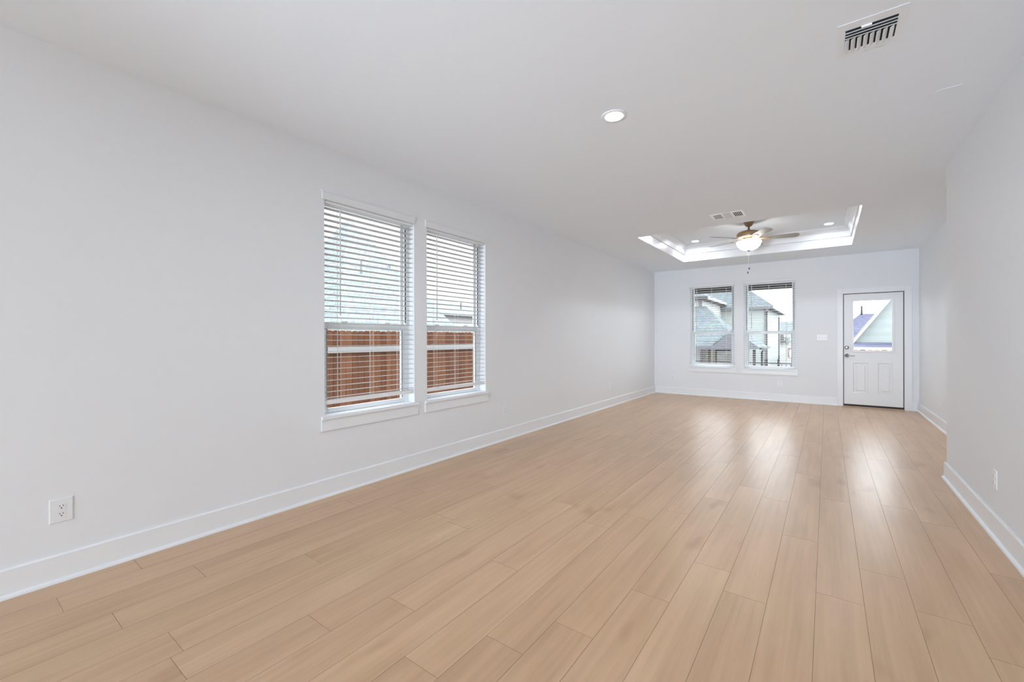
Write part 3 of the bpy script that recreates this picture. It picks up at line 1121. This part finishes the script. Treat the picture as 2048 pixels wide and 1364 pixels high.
# ------------------------------------------------------------------ houses outside
def hip_roof(mb, x0, x1, y0, y1, z, pitch, th=.0):
    """hip roof over an eave rectangle"""
    w, d = x1 - x0, y1 - y0
    h = min(w, d) / 2
    zt_ = z + h * pitch
    if w >= d:
        r = [(x0 + h, (y0 + y1) / 2, zt_), (x1 - h, (y0 + y1) / 2, zt_)]
        v = [(x0, y0, z), (x1, y0, z), (x1, y1, z), (x0, y1, z)] + r
        f = [(0, 1, 5, 4), (1, 2, 5), (2, 3, 4, 5), (3, 0, 4), (3, 2, 1, 0)]
    else:
        r = [((x0 + x1) / 2, y0 + h, zt_), ((x0 + x1) / 2, y1 - h, zt_)]
        v = [(x0, y0, z), (x1, y0, z), (x1, y1, z), (x0, y1, z)] + r
        f = [(0, 1, 4), (1, 2, 5, 4), (2, 3, 5), (3, 0, 4, 5), (3, 2, 1, 0)]
    if w == d:
        v = v[:4] + [r[0]]; f = [(0, 1, 4), (1, 2, 4), (2, 3, 4), (3, 0, 4), (3, 2, 1, 0)]
    mb.solid(v, f)


def frame_box(mb, x0, x1, y0, y1, z0, z1, t=.03):
    mb.box(x0, x1, y0, y0 + t, z0, z1); mb.box(x0, x1, y1 - t, y1, z0, z1)
    mb.box(x0, x0 + t, y0 + t, y1 - t, z0, z1); mb.box(x1 - t, x1, y0 + t, y1 - t, z0, z1)


GZ = -2.3
ho = empty('neighbor_house', (-8, 30, GZ))
mb = MB(); mb.box(-11, -5.56, 25.3, 30.69, GZ, 3.32); mb.build('wing_wall', M['house_white'], ho)
mb = MB(); mb.box(-14, -3.05, 30.7, 40.7, GZ, 3.08); mb.build('house_wall', M['siding'], ho)
mb = MB(); hip_roof(mb, -14.4, -2.62, 30.3, 41.1, 3.20, .80); mb.build('main_roof', M['shingle'], ho)
mb = MB(); hip_roof(mb, -11.4, -5.20, 24.95, 31.6, 3.50, .55); mb.build('wing_roof', M['shingle'], ho)
mb = MB()
frame_box(mb, -14.4, -2.62, 30.3, 41.1, 3.05, 3.20, .10)
mb.build('main_gutter', M['gutter'], ho)
mb = MB(); mb.box(-14.3, -2.72, 30.41, 41.0, 3.085, 3.12); mb.build('main_soffit', M['dark_trim'], ho)
mb = MB(); mb.box(-11.4, -5.20, 24.95, 25.08, 3.34, 3.50); mb.box(-5.33, -5.20, 25.09, 31.6, 3.34, 3.36)
mb.box(-11.3, -5.34, 25.09, 31.5, 3.325, 3.36)
mb.build('wing_soffit', M['dark_trim'], ho)
mb = MB(); mb.box(-5.325, -5.195, 25.085, 31.6, 3.365, 3.50); mb.build('wing_gutter', M['house_white'], ho)
# corner boards and downspouts
for a_ in ((-5.72, -5.545, 25.27, 25.299, 1.9, 3.32), (-3.13, -3.03, 30.67, 30.699, GZ, 3.08)):
    mb = MB(); mb.box(*a_); mb.build('corner_board', M['gutter'], ho)
for pts in ([(-2.75, 30.5, 3.05), (-2.98, 30.6, 2.85), (-2.98, 30.64, GZ)],
            [(-2.72, 39.4, 3.05), (-3.00, 39.2, 2.8), (-3.00, 39.2, GZ)],
            [(-2.36, 23.9, .76), (-2.50, 23.6, .58), (-2.50, 23.6, GZ)]):
    mb = MB(); mb.tube(pts, .045, 8); mb.build('downspout', M['dark_trim'], ho)
# porch hip roof in the nook and gabled porch
mb = MB()
mb.solid([(-8.0, 22.3, .86), (-3.2, 22.3, .86), (-3.2, 26.6, .86), (-8.0, 26.6, .86), (-5.35, 25.25, 3.00), (-7.2, 25.25, 3.00)],
         [(0, 1, 4, 5), (1, 2, 4), (2, 3, 5, 4), (3, 0, 5), (3, 2, 1, 0)])
mb.build('porch_roof', M['shingle'], ho)
mb = MB(); mb.box(-8.0, -3.25, 22.30, 22.45, .70, .855); mb.build('porch_beam', M['grey_trim'], ho)
mb = MB()
yn, yfar = 22.0, 25.4
mb.prism([(-2.44, yn, .80), (-3.50, yn, 1.65), (-4.4, yn, .93), (-4.4, yn, .87), (-3.50, yn, 1.57), (-2.50, yn, .77)], (0, yfar - yn, 0))
mb.build('gable_porch_roof', M['shingle'], ho)
mb = MB()
mb.prism([(-2.46, yn - .05, .74), (-3.50, yn - .05, 1.575), (-4.35, yn - .05, .87), (-4.35, yn - .05, .72)], (0, .045, 0))
mb.build('gable_board', M['grey_trim'], ho)
mb = MB(); mb.box(-2.44, -2.34, yn, yfar, .70, .80); mb.build('porch_gutter', M['dark_trim'], ho)
for x, yy, m_ in ((-4.93, 22.36, 'dark_trim'), (-4.75, 23.2, 'dark_trim'), (-3.02, 22.1, 'grey_trim'), (-2.68, 22.4, 'dark_trim')):
    mb = MB(); mb.box(x - .055, x + .055, yy - .05, yy + .05, GZ, .71); mb.build('porch_post', M[m_], ho)
mb = MB(); mb.box(-5.55, -3.3, 25.9, 26.0, GZ, .86); mb.build('porch_wall', M['cream'], ho)
pw = MB(); pw.box(-4.9, -4.05, 25.83, 25.89, -1.2, .52)
pd = pw.build('porch_door', M['house_white'], ho)
pw = MB(); pw.box(-4.98, -4.90, 25.82, 25.89, GZ, .60); pw.box(-4.05, -3.97, 25.82, 25.89, GZ, .60); pw.box(-4.90, -4.05, 25.82, 25.89, .54, .60)
pw.build('door_frame', M['dark_trim'], pd)
pw = MB(); pw.box(-4.72, -4.23, 25.80, 25.829, -1.0, .32); pw.build('door_window', M['house_glass'], pd)
tag(ho, 'large pale house with blue-grey shingle roofs and porch outside the far windows', 'house')

# far small house right of the big one
h2 = empty('neighbor_house', (-1, 50, GZ))
mb = MB(); mb.box(-3.40, 4.0, 45.0, 52, GZ, 1.0); mb.build('house_wall', M['house_white'], h2)
mb = MB(); mb.solid([(-3.1, 44.8, 1.32), (-2.55, 44.8, 1.32), (-2.85, 44.8, .72), (-2.7, 44.8, .72), (-3.1, 45, 1.32), (-2.55, 45, 1.32), (-2.85, 45, .72), (-2.7, 45, .72)],
                    [(0, 1, 3, 2), (4, 6, 7, 5), (0, 4, 5, 1), (1, 5, 7, 3), (3, 7, 6, 2), (2, 6, 4, 0)])
mb.build('gable_board', M['shingle2'], h2)
mb = MB(); mb.box(-3.42, -3.06, 44.6, 44.99, .72, 1.52); mb.build('brick_chimney', M['dark_trim'], h2)
mb = MB(); mb.box(-2.76, -2.1, 44.95, 44.999, -.5, .35); mb.build('garage_door', M['brick_brown'], h2)
mb = MB(); mb.box(-3.5, 4.1, 44.9, 52.1, 1.0, 1.04); mb.build('eave', M['house_white'], h2)
tag(h2, 'small distant white house with brown panel seen right of the big pale house', 'house')
h5 = empty('neighbor_house', (0, 70, GZ))
mb = MB(); mb.box(-9.0, 2.0, 66, 74, GZ, 2.0); mb.build('house_wall', M['house_white'], h5)
mb = MB(); hip_roof(mb, -9.4, 2.4, 65.6, 74.4, 1.9, .36); mb.build('main_roof', M['shingle'], h5)
tag(h5, 'farthest house, only its low blue-grey roof showing in the right far window', 'house')

# steep gabled house seen through the door glass
h3 = empty('neighbor_house', (4, 26, GZ))
SL = 1.489


def rz(x): return 1.172 + (x - .955) * SL


mb = MB()
xa, xp = .60, 3.6
mb.prism([(xa, 24.35, GZ), (xp * 2 - xa, 24.35, GZ), (xp * 2 - xa, 24.35, rz(xa) - .18), (xp, 24.35, rz(xp) - .18), (xa, 24.35, rz(xa) - .18)], (0, .7, 0))
mb.build('gable_wall', M['siding'], h3)
mb = MB()
e0 = .42
mb.prism([(e0, 23.85, rz(e0)), (xp, 23.85, rz(xp)), (2 * xp - e0, 23.85, rz(e0)), (2 * xp - e0, 23.85, rz(e0) - .16), (xp, 23.85, rz(xp) - .16), (e0, 23.85, rz(e0) - .16)], (0, .03, 0))
mb.build('rake_board', M['house_white'], h3)
mb = MB()
mb.prism([(e0, 23.881, rz(e0)), (xp, 23.881, rz(xp)), (2 * xp - e0, 23.881, rz(e0)), (2 * xp - e0, 23.881, rz(e0) - .14), (xp, 23.881, rz(xp) - .14), (e0, 23.881, rz(e0) - .14)], (0, 1.2, 0))
mb.build('main_roof', M['soffit'], h3)
mb = MB(); mb.prism([(.5, 22.7, .83), (.5, 24.09, 1.03), (.5, 24.09, .95), (.5, 22.7, .80)], (7, 0, 0)); mb.build('porch_roof', M['lav'], h3)
mb = MB(); mb.box(.5, 7.5, 22.62, 22.70, .70, .845); mb.build('porch_fascia', M['house_white'], h3)
mb = MB(); mb.box(.6, 7.4, 22.9, 23.0, GZ, .70); mb.build('porch_wall', M['house_white'], h3)
tag(h3, 'white house with a steep gable filling the door glass', 'house')
h4 = empty('neighbor_house', (4, 34, GZ))
mb = MB(); mb.box(.6, 7, 32.5, 40, GZ, 1.2); mb.build('house_wall', M['house_white'], h4)
mb = MB()
mb.solid([(.15, 32, 1.15), (7.4, 32, 1.15), (7.4, 40, 1.15), (.15, 40, 1.15), (1.66, 34.2, 2.72), (5.0, 34.2, 2.66)], [(0, 1, 5, 4), (1, 2, 5), (2, 3, 4, 5), (3, 0, 4), (3, 2, 1, 0)])
mb.build('main_roof', M['lav'], h4)
mb = MB(); mb.tube([(1.74, 34.15, 2.6), (1.74, 34.15, 3.2)], .05, 8); mb.build('vent_pipe', M['dark_trim'], h4)
tag(h4, 'house with a lavender blue roof behind the steep gable in the door glass', 'house')

# houses beyond the side fence
h6 = empty('neighbor_house', (-14.4, 9.3, GZ))
mb = MB(); mb.box(-17.5, -11.3, 7.0, 11.6, GZ, 1.30); mb.build('house_wall', M['house_white'], h6)
mb = MB()
mb.solid([(-17.9, 6.6, 1.28), (-10.9, 6.6, 1.28), (-10.9, 11.9, 1.28), (-17.9, 11.9, 1.28), (-14.4, 9.3, 5.76)], [(0, 1, 4), (1, 2, 4), (2, 3, 4), (3, 0, 4), (3, 2, 1, 0)])
mb.build('main_roof', M['shingle2'], h6)
for (x, yy, z) in ((-12.6, 8.6, 3.5), (-12.9, 10.0, 3.6)):
    mb = MB(); mb.tube([(x, yy, z - .5), (x, yy, z + .35)], .035, 8)
    mb.build('vent_pipe', M['gutter'], h6)
tag(h6, 'house with a tall pale blue roof behind the fence in the nearest left window', 'house')
h7 = empty('neighbor_house', (-22, 22, GZ))
mb = MB(); mb.box(-27, -19.4, 16, 27, GZ, 2.62); mb.build('house_wall', M['house_white'], h7)
mb = MB(); hip_roof(mb, -27.5, -18.95, 15.5, 27.5, 2.72, .34); mb.build('main_roof', M['shingle2'], h7)
mb = MB(); frame_box(mb, -27.5, -18.95, 15.5, 27.5, 2.60, 2.72, .1); mb.build('main_gutter', M['dark_trim'], h7)
mb = MB(); mb.tube([(-20.6, 22.0, 2.9), (-20.6, 22.0, 3.75)], .04, 8); mb.build('vent_pipe', M['dark_trim'], h7)
tag(h7, 'distant house with a low pale roof seen in the second left window', 'house')

for o in LOCALS:
    if '_local' in o: del o['_local']
for o in S.objects:
    if '_local' in o: del o['_local']
